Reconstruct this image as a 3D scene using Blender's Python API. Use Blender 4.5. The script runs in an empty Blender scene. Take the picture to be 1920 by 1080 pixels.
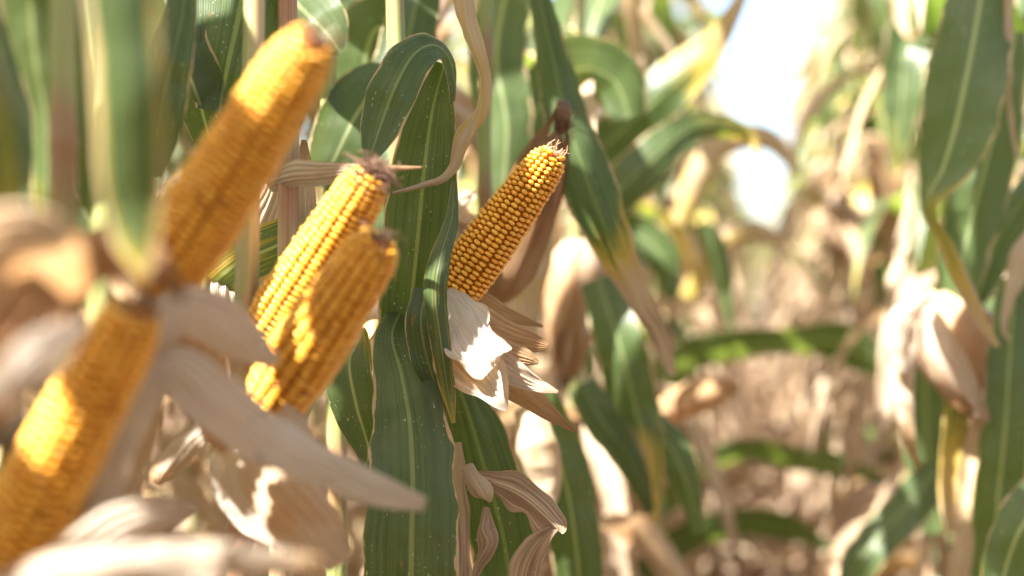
import bpy, math, random
from mathutils import Vector, Matrix, noise
sc = bpy.context.scene
col = sc.collection
rad = math.radians

# ------------------------------------------------------------------ camera
CAMZ = 1.15
F = 50.0 / 36.0 * 1920.0
cam_d = bpy.data.cameras.new('camera')
cam = bpy.data.objects.new('camera', cam_d)
col.objects.link(cam)
cam.location = (0, 0, CAMZ)
cam.rotation_euler = (rad(90), 0, 0)
cam_d.lens = 50
cam_d.sensor_width = 36
cam_d.clip_start = 0.02
cam_d.clip_end = 3000
cam_d.dof.use_dof = True
cam_d.dof.focus_distance = 1.20
cam_d.dof.aperture_fstop = 2.3
sc.camera = cam

# ------------------------------------------------------------------ light
SUN_EL, SUN_AZ = 52.0, -128.0        # azimuth from +Y, clockwise seen from above (negative = left)
world = bpy.data.worlds.new('World')
sc.world = world
world.use_nodes = True
wn = world.node_tree
wn.nodes.clear()
sky = wn.nodes.new('ShaderNodeTexSky')
sky.sky_type = 'NISHITA'
sky.sun_disc = False
sky.sun_elevation = rad(SUN_EL)
sky.sun_rotation = rad(SUN_AZ)
sky.air_density = 1.0
sky.dust_density = 2.0
sky.ozone_density = 0.6
bg = wn.nodes.new('ShaderNodeBackground')
bg.inputs['Strength'].default_value = 0.062
wo = wn.nodes.new('ShaderNodeOutputWorld')
wn.links.new(sky.outputs[0], bg.inputs[0])
wn.links.new(bg.outputs[0], wo.inputs[0])
sun_d = bpy.data.lights.new('sun', 'SUN')
sun_d.energy = 5.0
sun_d.angle = rad(0.53)
sun_d.color = (1.0, 0.96, 0.90)
sun = bpy.data.objects.new('sun', sun_d)
col.objects.link(sun)
SUNV = Vector((math.sin(rad(SUN_AZ)) * math.cos(rad(SUN_EL)),
               math.cos(rad(SUN_AZ)) * math.cos(rad(SUN_EL)), math.sin(rad(SUN_EL))))
sun.rotation_euler = SUNV.to_track_quat('Z', 'Y').to_euler()
sun.location = SUNV * 50

sc.view_settings.view_transform = 'Standard'
sc.view_settings.look = 'None'
sc.view_settings.gamma = 1.0
sc.view_settings.use_curve_mapping = False
sc.view_settings.exposure = 2.75
sc.render.engine = 'CYCLES'
sc.cycles.use_denoising = True
sc.cycles.max_bounces = 8
sc.cycles.diffuse_bounces = 5
sc.cycles.transmission_bounces = 6
sc.cycles.sample_clamp_indirect = 8

# ------------------------------------------------------------------ node helpers
def new_mat(name):
    m = bpy.data.materials.new(name)
    m.use_nodes = True
    m.node_tree.nodes.clear()
    return m, m.node_tree

class NT:
    def __init__(s, t): s.t = t
    def n(s, typ, **kw):
        nd = s.t.nodes.new(typ)
        for k, v in kw.items():
            if k in ('ins',):
                for a, b in v.items(): nd.inputs[a].default_value = b
            else: setattr(nd, k, v)
        return nd
    def l(s, a, b): s.t.links.new(a, b)
    def val(s, x, inp):
        if isinstance(x, (int, float)): inp.default_value = x
        elif isinstance(x, (tuple, list)): inp.default_value = tuple(x) if len(x) == 4 else (*x, 1)
        else: s.l(x, inp)
    def math(s, op, a, b=0.0, c=0.0, clamp=False):
        nd = s.n('ShaderNodeMath', operation=op, use_clamp=clamp)
        s.val(a, nd.inputs[0]); s.val(b, nd.inputs[1]); s.val(c, nd.inputs[2])
        return nd.outputs[0]
    def mix(s, f, a, b, blend='MIX'):
        nd = s.n('ShaderNodeMix', data_type='RGBA', blend_type=blend)
        s.val(f, nd.inputs[0]); s.val(a, nd.inputs[6]); s.val(b, nd.inputs[7])
        return nd.outputs[2]
    def ramp(s, f, stops, interp='LINEAR'):
        nd = s.n('ShaderNodeValToRGB')
        cr = nd.color_ramp; cr.interpolation = interp
        while len(cr.elements) < len(stops): cr.elements.new(0.5)
        for e, (p, c) in zip(cr.elements, stops):
            e.position = p; e.color = (*c, 1) if len(c) == 3 else c
        s.l(f, nd.inputs[0])
        return nd.outputs[0]
    def noise(s, vec, scale, detail=2, rough=0.5):
        nd = s.n('ShaderNodeTexNoise', ins={'Scale': scale, 'Detail': detail, 'Roughness': rough})
        s.l(vec, nd.inputs['Vector'])
        return nd.outputs[0]
    def attr(s, name):
        return s.n('ShaderNodeAttribute', attribute_name=name)
    def smooth(s, x, lo, hi):
        nd = s.n('ShaderNodeMapRange', interpolation_type='SMOOTHSTEP')
        s.val(x, nd.inputs[0]); s.val(lo, nd.inputs[1]); s.val(hi, nd.inputs[2])
        return nd.outputs[0]

def blade_coords(N):
    """u across 0..1, v along in metres, plus an offset per object so copies differ"""
    uv = N.n('ShaderNodeUVMap')
    sep = N.n('ShaderNodeSeparateXYZ'); N.l(uv.outputs[0], sep.inputs[0])
    oi = N.n('ShaderNodeObjectInfo')
    rnd = oi.outputs['Random']
    off = N.math('MULTIPLY', rnd, 37.0)
    return sep.outputs[0], sep.outputs[1], rnd, off

def comb(N, x, y, z):
    c = N.n('ShaderNodeCombineXYZ')
    N.val(x, c.inputs[0]); N.val(y, c.inputs[1]); N.val(z, c.inputs[2])
    return c.outputs[0]

def make_leaf_mat():
    m, t = new_mat('corn_leaf'); N = NT(t)
    u, v, rnd, off = blade_coords(N)
    dry = N.attr('dry').outputs['Fac']
    streak = N.noise(comb(N, N.math('MULTIPLY', u, 26), N.math('MULTIPLY', v, 5), off), 1.0, 3, 0.6)
    blotch = N.noise(comb(N, N.math('MULTIPLY', u, 2.5), N.math('MULTIPLY', v, 9), off), 1.6, 3, 0.55)
    green = N.mix(N.smooth(streak, 0.3, 0.75), (0.030, 0.049, 0.014), (0.070, 0.105, 0.032))
    green = N.mix(N.math('MULTIPLY', rnd, 0.5), green, (0.105, 0.140, 0.050))
    # bluish waxy bloom in patches
    green = N.mix(N.math('MULTIPLY', N.smooth(blotch, 0.45, 0.75), 0.35), green, (0.105, 0.13, 0.09))
    # fine parallel veins
    vein = N.math('SINE', N.math('MULTIPLY', u, 260.0))
    green = N.mix(N.math('MULTIPLY_ADD', vein, 0.10, 0.10), green, (0.12, 0.19, 0.07))
    rib_d = N.math('ABSOLUTE', N.math('SUBTRACT', u, 0.5))
    rib = N.smooth(rib_d, 0.034, 0.020)
    dd = N.math('ADD', dry, N.math('MULTIPLY', N.math('SUBTRACT', blotch, 0.5), 0.55))
    dd = N.math('ADD', dd, N.math('MULTIPLY', N.math('MULTIPLY', N.math('SUBTRACT', streak, 0.5), 0.95), N.smooth(dry, 0.04, 0.3)), clamp=True)
    # scorched, uneven margins
    en = N.noise(comb(N, N.smooth(u, 0.45, 0.55), N.math('MULTIPLY', v, 22), off), 1.0, 3, 0.6)
    ew = N.math('MULTIPLY', N.smooth(en, 0.35, 0.75), 0.07)
    em = N.smooth(N.math('SUBTRACT', N.math('SUBTRACT', 0.5, rib_d), ew), 0.012, -0.012)
    dd = N.math('MAXIMUM', dd, N.math('MULTIPLY', em, 0.66))
    dryc = N.ramp(dd, [(0.0, (0.24, 0.26, 0.08)), (0.36, (0.42, 0.36, 0.06)), (0.44, (0.55, 0.37, 0.05)),
                       (0.56, (0.47, 0.34, 0.20)), (0.8, (0.53, 0.41, 0.295)), (1.0, (0.27, 0.17, 0.11))])
    fac = N.smooth(dd, 0.26, 0.44)
    c = N.mix(fac, green, dryc)
    ribc = N.mix(fac, N.mix(rnd, (0.12, 0.16, 0.06), (0.30, 0.34, 0.18)), N.mix(0.5, dryc, (0.6, 0.5, 0.3)))
    c = N.mix(N.math('MULTIPLY', rib, 0.85), c, ribc)
    # dust, pollen and insect specks
    sp = N.noise(comb(N, N.math('MULTIPLY', u, 30), N.math('MULTIPLY', v, 220), off), 1.3, 1, 0.4)
    sp2 = N.noise(comb(N, N.math('MULTIPLY', u, 3), N.math('MULTIPLY', v, 25), off), 1.0, 1, 0.4)
    spk = N.math('MULTIPLY', N.smooth(sp, 0.715, 0.75), N.smooth(sp2, 0.42, 0.6))
    c = N.mix(N.math('MULTIPLY', spk, 0.8), c, (0.45, 0.48, 0.36))
    # brown blemishes
    bl = N.noise(comb(N, N.math('MULTIPLY', u, 7), N.math('MULTIPLY', v, 60), off), 1.0, 2, 0.5)
    c = N.mix(N.math('MULTIPLY', N.smooth(bl, 0.70, 0.78), 0.6), c, (0.22, 0.12, 0.05))
    bump = N.n('ShaderNodeBump', ins={'Strength': 0.35, 'Distance': 0.0006})
    h = N.math('ADD', N.math('MULTIPLY', vein, 0.5), N.math('MULTIPLY', streak, 1.5))
    h = N.math('ADD', h, N.math('MULTIPLY', rib, 1.2))
    N.l(h, bump.inputs['Height'])
    p = N.n('ShaderNodeBsdfPrincipled')
    N.l(c, p.inputs['Base Color']); N.l(bump.outputs[0], p.inputs['Normal'])
    N.l(N.math('MULTIPLY_ADD', fac, 0.27, 0.33), p.inputs['Roughness'])
    N.l(N.math('MULTIPLY_ADD', fac, -0.3, 0.55), p.inputs['Specular IOR Level'])
    tr = N.n('ShaderNodeBsdfTranslucent')
    tc = N.mix(fac, N.mix(1.0, c, (2.5, 2.5, 0.9), 'MULTIPLY'), N.mix(1.0, c, (1.2, 1.05, 0.8), 'MULTIPLY'))
    N.l(tc, tr.inputs[0])
    mx = N.n('ShaderNodeMixShader')
    N.l(N.math('MULTIPLY_ADD', fac, -0.08, 0.40), mx.inputs[0])
    N.l(p.outputs[0], mx.inputs[1]); N.l(tr.outputs[0], mx.inputs[2])
    o = N.n('ShaderNodeOutputMaterial'); N.l(mx.outputs[0], o.inputs[0])
    return m

def make_husk_mat():
    m, t = new_mat('dry_husk'); N = NT(t)
    u, v, rnd, off = blade_coords(N)
    dry = N.attr('dry').outputs['Fac']
    fib = N.noise(comb(N, N.math('MULTIPLY', u, 45), N.math('MULTIPLY', v, 4), off), 1.0, 3, 0.65)
    blotch = N.noise(comb(N, N.math('MULTIPLY', u, 2), N.math('MULTIPLY', v, 14), off), 1.5, 3, 0.55)
    dd = N.math('ADD', dry, N.math('MULTIPLY', N.math('SUBTRACT', blotch, 0.5), 0.5))
    dd = N.math('ADD', dd, N.math('MULTIPLY', N.math('SUBTRACT', fib, 0.5), 0.35), clamp=True)
    c = N.ramp(dd, [(0.0, (0.74, 0.69, 0.62)), (0.3, (0.70, 0.60, 0.48)), (0.55, (0.56, 0.37, 0.20)),
                    (0.8, (0.42, 0.22, 0.10)), (1.0, (0.17, 0.09, 0.045))])
    c = N.mix(N.math('MULTIPLY', N.smooth(fib, 0.54, 0.66), 0.22), c, (0.36, 0.25, 0.16))
    mold = N.noise(comb(N, N.math('MULTIPLY', u, 4), N.math('MULTIPLY', v, 30), off), 1.0, 2, 0.6)
    c = N.mix(N.math('MULTIPLY', N.smooth(mold, 0.66, 0.76), 0.5), c, (0.16, 0.09, 0.06))
    wv = N.math('SINE', N.math('MULTIPLY', u, 150.0))
    bump = N.n('ShaderNodeBump', ins={'Strength': 0.8, 'Distance': 0.0012})
    N.l(N.math('ADD', N.math('MULTIPLY', wv, 0.4), N.math('MULTIPLY', fib, 2.0)), bump.inputs['Height'])
    p = N.n('ShaderNodeBsdfPrincipled', ins={'Roughness': 0.55, 'Specular IOR Level': 0.3})
    N.l(c, p.inputs['Base Color']); N.l(bump.outputs[0], p.inputs['Normal'])
    tr = N.n('ShaderNodeBsdfTranslucent')
    N.l(N.mix(1.0, c, (1.15, 0.95, 0.72), 'MULTIPLY'), tr.inputs[0])
    mx = N.n('ShaderNodeMixShader', ins={0: 0.40})
    N.l(p.outputs[0], mx.inputs[1]); N.l(tr.outputs[0], mx.inputs[2])
    o = N.n('ShaderNodeOutputMaterial'); N.l(mx.outputs[0], o.inputs[0])
    return m

def make_kernel_mat():
    m, t = new_mat('corn_kernel'); N = NT(t)
    cr = N.attr('crown').outputs['Fac']
    oi = N.n('ShaderNodeObjectInfo')
    geo = N.n('ShaderNodeTexCoord')
    vr = N.attr('tint').outputs['Fac']
    rnd = N.math('FRACT', N.math('ADD', oi.outputs['Random'], vr))
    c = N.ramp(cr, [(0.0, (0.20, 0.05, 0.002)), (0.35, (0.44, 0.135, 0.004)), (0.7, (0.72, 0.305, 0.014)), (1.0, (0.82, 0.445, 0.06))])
    c = N.mix(N.math('MULTIPLY', N.smooth(rnd, 0.55, 1.0), 0.45), c, (0.62, 0.20, 0.006))
    c = N.mix(N.math('MULTIPLY', N.smooth(rnd, 0.3, 0.0), 0.30), c, (0.80, 0.48, 0.10))
    c = N.mix(N.math('MULTIPLY', N.smooth(rnd, 0.98, 0.985), 0.4), c, (0.22, 0.085, 0.02))
    p = N.n('ShaderNodeBsdfPrincipled', ins={'Roughness': 0.34, 'Specular IOR Level': 0.5, 'Subsurface Weight': 0.12, 'Subsurface Scale': 0.0015})
    p.inputs['Subsurface Radius'].default_value = (1.0, 0.45, 0.08)
    N.l(c, p.inputs['Base Color'])
    o = N.n('ShaderNodeOutputMaterial'); N.l(p.outputs[0], o.inputs[0])
    return m

def make_stalk_mat():
    m, t = new_mat('corn_stalk'); N = NT(t)
    u, v, rnd, off = blade_coords(N)
    node = N.attr('node').outputs['Fac']
    dry = N.attr('dry').outputs['Fac']
    st = N.noise(comb(N, N.math('MULTIPLY', u, 30), N.math('MULTIPLY', v, 6), off), 1.0, 3, 0.6)
    bl = N.noise(comb(N, N.math('MULTIPLY', u, 3), N.math('MULTIPLY', v, 9), off), 1.0, 3, 0.6)
    g = N.mix(N.smooth(st, 0.3, 0.7), (0.16, 0.19, 0.05), (0.34, 0.36, 0.14))
    d = N.mix(N.smooth(st, 0.3, 0.7), (0.38, 0.24, 0.13), (0.58, 0.45, 0.28))
    c = N.mix(N.smooth(N.math('ADD', dry, N.math('MULTIPLY', N.math('SUBTRACT', bl, 0.5), 0.7)), 0.35, 0.65), g, d)
    red = N.math('MULTIPLY', N.smooth(N.math('ADD', node, N.math('MULTIPLY', N.math('SUBTRACT', bl, 0.5), 0.6)), 0.3, 0.9), 0.6)
    c = N.mix(red, c, (0.30, 0.085, 0.065))
    bump = N.n('ShaderNodeBump', ins={'Strength': 0.4, 'Distance': 0.001}); N.l(st, bump.inputs['Height'])
    p = N.n('ShaderNodeBsdfPrincipled', ins={'Roughness': 0.42})
    N.l(c, p.inputs['Base Color']); N.l(bump.outputs[0], p.inputs['Normal'])
    o = N.n('ShaderNodeOutputMaterial'); N.l(p.outputs[0], o.inputs[0])
    return m

def simple_mat(name, c1, c2, scale, rough=0.7, bump=0.0):
    m, t = new_mat(name); N = NT(t)
    tc = N.n('ShaderNodeTexCoord')
    nz = N.noise(tc.outputs['Object'], scale, 4, 0.6)
    p = N.n('ShaderNodeBsdfPrincipled', ins={'Roughness': rough, 'Specular IOR Level': 0.3})
    N.l(N.mix(N.smooth(nz, 0.3, 0.7), c1, c2), p.inputs['Base Color'])
    if bump:
        b = N.n('ShaderNodeBump', ins={'Strength': 0.6, 'Distance': bump}); N.l(nz, b.inputs['Height'])
        N.l(b.outputs[0], p.inputs['Normal'])
    o = N.n('ShaderNodeOutputMaterial'); N.l(p.outputs[0], o.inputs[0])
    return m

M_LEAF = make_leaf_mat()
M_HUSK = make_husk_mat()
M_KERN = make_kernel_mat()
M_STALK = make_stalk_mat()
M_SILK = simple_mat('dry_silk', (0.10, 0.05, 0.035), (0.24, 0.13, 0.08), 300, 0.6)
M_SILKP = simple_mat('pale_silk', (0.30, 0.15, 0.08), (0.48, 0.28, 0.16), 300, 0.5)
M_COB = simple_mat('cob_core', (0.36, 0.12, 0.02), (0.44, 0.17, 0.03), 200, 0.7)
M_TASSEL = simple_mat('tassel', (0.45, 0.34, 0.18), (0.60, 0.48, 0.28), 60, 0.7)
M_SOIL = simple_mat('soil', (0.05, 0.033, 0.024), (0.15, 0.10, 0.072), 9, 0.95, 0.02)

# ------------------------------------------------------------------ mesh helpers
def P(px, py, d):
    """a spot the photo shows at pixel (px, py), d metres in front of the lens"""
    return Vector(((px - 960) / F * d, d, CAMZ - (py - 540) / F * d))

def mesh_of(name, verts, faces, mat, uvs=None, attrs=None, smooth=True):
    me = bpy.data.meshes.new(name)
    me.from_pydata([tuple(v) for v in verts], [], faces)
    if uvs:
        ul = me.uv_layers.new(name='UVMap')
        flat = []
        for f in faces:
            for i in f: flat.extend(uvs[i])
        ul.data.foreach_set('uv', flat)
    for k, vals in (attrs or {}).items():
        a = me.attributes.new(k, 'FLOAT', 'POINT'); a.data.foreach_set('value', vals)
    if smooth: me.polygons.foreach_set('use_smooth', [True] * len(me.polygons))
    me.materials.append(mat)
    me.update()
    return me

def link(name, me, parent=None, loc=None):
    o = bpy.data.objects.new(name, me)
    col.objects.link(o)
    if parent: o.parent = parent
    if loc is not None: o.location = loc
    return o

def cr(p0, p1, p2, p3, t):
    return 0.5 * ((2 * p1) + (p2 - p0) * t + (2 * p0 - 5 * p1 + 4 * p2 - p3) * t * t + (3 * p1 - p0 - 3 * p2 + p3) * t ** 3)

def resample(vals, n):
    """Catmull-Rom through a list of Vectors / floats"""
    k = len(vals); out = []
    for i in range(n + 1):
        x = i / n * (k - 1); j = min(int(x), k - 2); t = x - j
        a = vals[max(j - 1, 0)]; b = vals[j]; c = vals[j + 1]; d = vals[min(j + 2, k - 1)]
        out.append(cr(a, b, c, d, t))
    return out

def ribbon(pts, widths, sides, dry, nl=24, nc=6, fold=0.12, curl=0.0, wave=0.0, crump=0.0, edge=0.0, seed=0, asdata=False, mat=None, ragged=0.0, pleat=0.0):
    """leaf blade: a sheet swept along pts; fold = V at the midrib, curl = cupping, wave = wavy margins"""
    P_ = resample(pts, nl); W = resample(widths, nl); S = resample(sides, nl)
    D = resample(dry, nl)
    rnd = random.Random(seed); ph1, ph2 = rnd.uniform(0, 6), rnd.uniform(0, 6); fr = rnd.uniform(16, 26)
    verts, uvs, dv = [], [], []
    L = 0.0
    sd = Vector((seed * 1.37 % 50, seed * 2.11 % 50, 0))
    for i in range(nl + 1):
        p = P_[i]
        t = (P_[min(i + 1, nl)] - P_[max(i - 1, 0)])
        if t.length < 1e-9: t = Vector((0, 0, 1))
        t.normalize()
        s = S[i] - t * S[i].dot(t)
        if s.length < 1e-6: s = t.orthogonal()
        s.normalize(); n = s.cross(t)
        if i: L += (p - P_[i - 1]).length
        w = max(W[i], 0.0004) / 2
        for j in range(nc + 1):
            x = j / nc * 2 - 1
            z = fold * abs(x) * w + curl * x * x * w
            ph = ph1 if x < 0 else ph2
            if pleat: z += pleat * w * (abs(((x * 3.1 + ph1 + 0.6 * math.sin(L * 14 + ph2)) % 1.0) - 0.5) - 0.25) * 2
            z += wave * w * abs(x) ** 2 * math.sin(L * fr + ph)
            q = p + s * (x * w * (1 - 0.25 * abs(curl) * x * x)) + n * z
            if ragged: q = q + s * (x * abs(x) * w * ragged * noise.noise(Vector((L * 40, (1 if x > 0 else 9), seed))))
            if crump:
                q = q + n * (crump * (noise.noise(q * 26 + sd) + 0.5 * noise.noise(q * 60 + sd) + 0.25 * abs(noise.noise(q * 140 + sd))))
            verts.append(q); uvs.append((j / nc, L))
            dv.append(max(0.0, min(1.0, D[i] + 0.5 * edge * abs(x) ** 8)))
    faces = []
    m = nc + 1
    for i in range(nl):
        for j in range(nc):
            a = i * m + j
            faces.append((a, a + 1, a + m + 1, a + m))
    if asdata: return verts, faces, uvs, dv
    return mesh_of('blade', verts, faces, mat or M_LEAF, uvs, {'dry': dv})

def pix_blade(spec, dry, mat=None, nl=40, nc=10, **kw):
    """blade from control points (px, py, depth, width_px[, twist_deg]); the flat side turns to the viewer's side, turned by twist about its own length"""
    pts = [P(s[0], s[1], s[2]) for s in spec]
    w = [s[3] * s[2] / F for s in spec]
    sides = []; prev = None
    eye = Vector((0, 0, CAMZ))
    for i, s in enumerate(spec):
        t = (pts[min(i + 1, len(pts) - 1)] - pts[max(i - 1, 0)]).normalized()
        v = (pts[i] - eye).normalized()
        sd = t.cross(v)
        if sd.length < 0.05: sd = prev or Vector((1, 0, 0))
        sd.normalize()
        if prev is not None and sd.dot(prev) < 0: sd = -sd
        prev = sd.copy()
        tw = s[4] if len(s) > 4 else 0
        if tw: sd = Matrix.Rotation(rad(tw), 3, t) @ sd
        sides.append(sd)
    if not isinstance(dry, (list, tuple)): dry = [dry, dry]
    kw.setdefault('crump', 0.003); kw['wave'] = max(0.2, kw.get('wave', 0)); kw.setdefault('ragged', 0.10)
    return ribbon(pts, w, sides, list(dry), nl, nc, mat=mat, **kw)

def tube(path, radii, nseg=8, mat=None, attrs_fn=None, asdata=False, cap=True):
    verts, faces, uvs = [], [], []
    n = len(path); L = 0; ref = None; at = {'node': [], 'dry': []}
    for i, p in enumerate(path):
        t = (path[min(i + 1, n - 1)] - path[max(i - 1, 0)]).normalized()
        if ref is None: ref = t.orthogonal()
        ref = (ref - t * ref.dot(t)).normalized(); b = t.cross(ref)
        if i: L += (p - path[i - 1]).length
        for j in range(nseg + 1):
            a = 2 * math.pi * j / nseg
            verts.append(p + (ref * math.cos(a) + b * math.sin(a)) * radii[i]); uvs.append((j / nseg, L))
            nd, dr = attrs_fn(i) if attrs_fn else (0, 0)
            at['node'].append(nd); at['dry'].append(dr)
    m = nseg + 1
    for i in range(n - 1):
        for j in range(nseg):
            a = i * m + j
            faces.append((a, a + 1, a + m + 1, a + m))
    if cap:
        faces.append(tuple(range(nseg))[::-1]); faces.append(tuple((n - 1) * m + j for j in range(nseg)))
    if asdata: return verts, faces, uvs, at
    return mesh_of('tube', verts, faces, mat, uvs, at)

def join_data(parts):
    V, Fc, U, D = [], [], [], []
    for v, f, u, d in parts:
        k = len(V); V += v; U += u; D += d
        Fc += [tuple(i + k for i in q) for q in f]
    return V, Fc, U, D

def thing(name, label, cat, loc, group=None, kind=None):
    o = bpy.data.objects.new(name, None); col.objects.link(o)
    o.empty_display_size = 0.05
    o.location = loc; o['label'] = label; o['category'] = cat
    if group: o['group'] = group
    return o

# ------------------------------------------------------------------ generic plant pieces
def stalk_mesh(H, r0, seed, nodes, lean=Vector((0, 0, 0)), dry_base=0.8, dry_top=0.15, nseg=8):
    rnd = random.Random(seed)
    zs = set([0.0, H])
    for z in nodes:
        for dz in (-0.10, -0.05, -0.014, -0.005, 0.0, 0.005, 0.03, 0.06): 
            if 0 < z + dz < H: zs.add(round(z + dz, 4))
    zs = sorted(zs)
    path, rr, info = [], [], []
    for z in zs:
        k = z / H
        p = lean * k + Vector((0.006 * math.sin(z * 5 + seed), 0.006 * math.cos(z * 4 + seed * 2), z))
        nd = max([0] + [1 - abs(z - q) / (0.11 if z < q else 0.06) for q in nodes])
        bulge = max([0] + [1 - abs(z - q) / 0.008 for q in nodes])
        path.append(p); rr.append(r0 * (1 - 0.72 * k ** 1.6) * (1 + 0.20 * bulge))
        info.append((max(0, nd), dry_base + (dry_top - dry_base) * min(1, k * 1.6)))
    return tube(path, rr, nseg, M_STALK, lambda i: info[i])

def arch_path(z0, az, L, el0, el1, pw=1.3, n=9, az_turn=0.0, start=Vector((0, 0, 0))):
    p = start + Vector((0, 0, z0)); out = [p.copy()]
    for i in range(n):
        k = (i + 0.5) / n
        el = el0 + (el1 - el0) * k ** pw
        a = az + az_turn * k
        p = p + Vector((math.sin(a) * math.cos(el), math.cos(a) * math.cos(el), math.sin(el))) * (L / n)
        out.append(p.copy())
    return out

def leaf_from_path(path, W, dry, seed, tw0=0.0, tw1=0.0, nl=16, nc=4, asdata=False, mat=None, **kw):
    n = len(path)
    sides, ws = [], []
    for i, p in enumerate(path):
        t = (path[min(i + 1, n - 1)] - path[max(i - 1, 0)]).normalized()
        s = t.cross(Vector((0, 0, 1)))
        if s.length < 0.15:
            s = sides[-1].copy() if sides else Vector((1, 0, 0))
        s.normalize()
        if sides and s.dot(sides[-1]) < 0: s = -s
        sides.append(s)
        k = i / (n - 1)
        ws.append(W * (0.55 + 0.45 * min(1, k / 0.25)) * (1 - max(0, (k - 0.35) / 0.65) ** 1.8) + 0.001)
    out = []
    for i, s in enumerate(sides):
        k = i / (n - 1)
        t = (path[min(i + 1, n - 1)] - path[max(i - 1, 0)]).normalized()
        out.append(Matrix.Rotation(tw0 + (tw1 - tw0) * k, 3, t) @ s)
    return ribbon(path, ws, out, dry, nl, nc, seed=seed, asdata=asdata, mat=mat, **kw)

def wrap_husk(axis_len, rfun, a0, span, t0, t1, lift, seed, dry, nl=18, nc=8, flare=0.0):
    """one husk leaf lying round an ear (local frame, axis +Z)"""
    verts, uvs, dv, faces = [], [], [], []
    for i in range(nl + 1):
        k = i / nl; t = t0 + (t1 - t0) * k
        sp = span * (1 - max(0, (k - 0.45) / 0.55) ** 1.6 * 0.93)
        for j in range(nc + 1):
            x = j / nc * 2 - 1
            a = a0 + x * sp / 2 + 0.15 * math.sin(k * 3 + seed)
            r = rfun(t) + lift + 0.0012 * noise.noise(Vector((a * 3, t * 9, seed))) + flare * k ** 3 + 0.002 * abs(x) ** 3
            verts.append(Vector((math.cos(a) * r, math.sin(a) * r, t * axis_len)))
            uvs.append((j / nc, t * axis_len)); dv.append(max(0, min(1, dry + 0.25 * k + 0.15 * noise.noise(Vector((a, t * 4, seed))))))
    m = nc + 1
    for i in range(nl):
        for j in range(nc):
            a = i * m + j; faces.append((a, a + 1, a + m + 1, a + m))
    return mesh_of('husk', verts, faces, M_HUSK, uvs, {'dry': dv})

def lathe(prof, nseg, mat, dry=0.5):
    verts, faces, uvs = [], [], []
    for (r, z) in prof:
        for j in range(nseg):
            a = 2 * math.pi * j / nseg; verts.append(Vector((math.cos(a) * r, math.sin(a) * r, z))); uvs.append((j / nseg, z))
    for i in range(len(prof) - 1):
        for j in range(nseg):
            a = i * nseg + j; b = i * nseg + (j + 1) % nseg
            faces.append((a, b, b + nseg, a + nseg))
    faces.append(tuple(range(nseg))[::-1]); faces.append(tuple((len(prof) - 1) * nseg + j for j in range(nseg)))
    return mesh_of('lathe', verts, faces, mat, uvs, {'dry': [dry] * len(verts)})

def silk_mesh(n, length, spread, seed, r=0.00035, mat=None, up=1.0, droop=0.0):
    rnd = random.Random(seed); parts = []
    for _ in range(n):
        p = Vector((rnd.gauss(0, 0.004), rnd.gauss(0, 0.004), rnd.uniform(-0.006, 0.002)))
        d = Vector((rnd.gauss(0, spread), rnd.gauss(0, spread), up)).normalized()
        path = [p.copy()]
        L = length * rnd.uniform(0.4, 1.1)
        for i in range(9):
            d = (d + Vector((rnd.gauss(0, 0.35), rnd.gauss(0, 0.35), rnd.gauss(0, 0.35) - droop))).normalized()
            p = p + d * L / 9; path.append(p.copy())
        v, f, u, at = tube(path, [r] * len(path), 4, asdata=True, cap=False)
        parts.append((v, f, u, at['dry']))
    V, Fc, U, D = join_data(parts)
    return mesh_of('silk', V, Fc, mat or M_SILK, U, {'dry': D})

def frame_from(base, tip, roll=0.0):
    z = (tip - base).normalized(); x = z.orthogonal().normalized(); y = z.cross(x)
    m = Matrix((x, y, z)).transposed().to_4x4() @ Matrix.Rotation(roll, 4, 'Z')
    m.translation = base
    return m

def husked_r(R, grow=0.22):
    return lambda t: R * max(0.05, (0.40 + 0.60 * math.sin(math.pi / 2 * min(1, t / grow))) * (1 - max(0, (t - 0.35) / 0.68) ** 1.9))

def husked_ear(parent, mw, L, R, seed, dry=0.35, loose=1, grow=0.22):
    """an ear still shut in its dry husk"""
    rnd = random.Random(seed); rf = husked_r(R, grow)
    prof = [(rf(k / 12) * 0.94, k / 12 * L) for k in range(13)]
    e = link('ear', lathe(prof, 14, M_HUSK, dry), parent); e.matrix_local = mw
    for i in range(5):
        h = link('husk_leaf', wrap_husk(L, rf, i * 2.2 + rnd.random(), rnd.uniform(1.9, 2.7), rnd.uniform(0, 0.06), rnd.uniform(0.92, 1.1), 0.0006 + 0.0011 * i, seed + i,
                                        dry + rnd.uniform(-0.2, 0.25), flare=rnd.uniform(0, 0.012)), e)
    for i in range(loose):
        a = rnd.uniform(0, 6.28)
        st = Vector((math.cos(a) * R * 0.7, math.sin(a) * R * 0.7, 0.01))
        path = [st + Vector((math.cos(a) * 0.05 * k * k, math.sin(a) * 0.05 * k * k, L * 0.9 * k - 0.04 * k * k)) for k in [q / 5 for q in range(6)]]
        link('husk_leaf', leaf_from_path(path, 0.045, [dry, dry + 0.3], seed + 40 + i, mat=M_HUSK, curl=0.4, crump=0.003, nl=14), e)
    s = link('silk', silk_mesh(26, 0.035, 0.35, seed, r=0.0006), e); s.location = (0, 0, L * 0.97)
    return e

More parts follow.
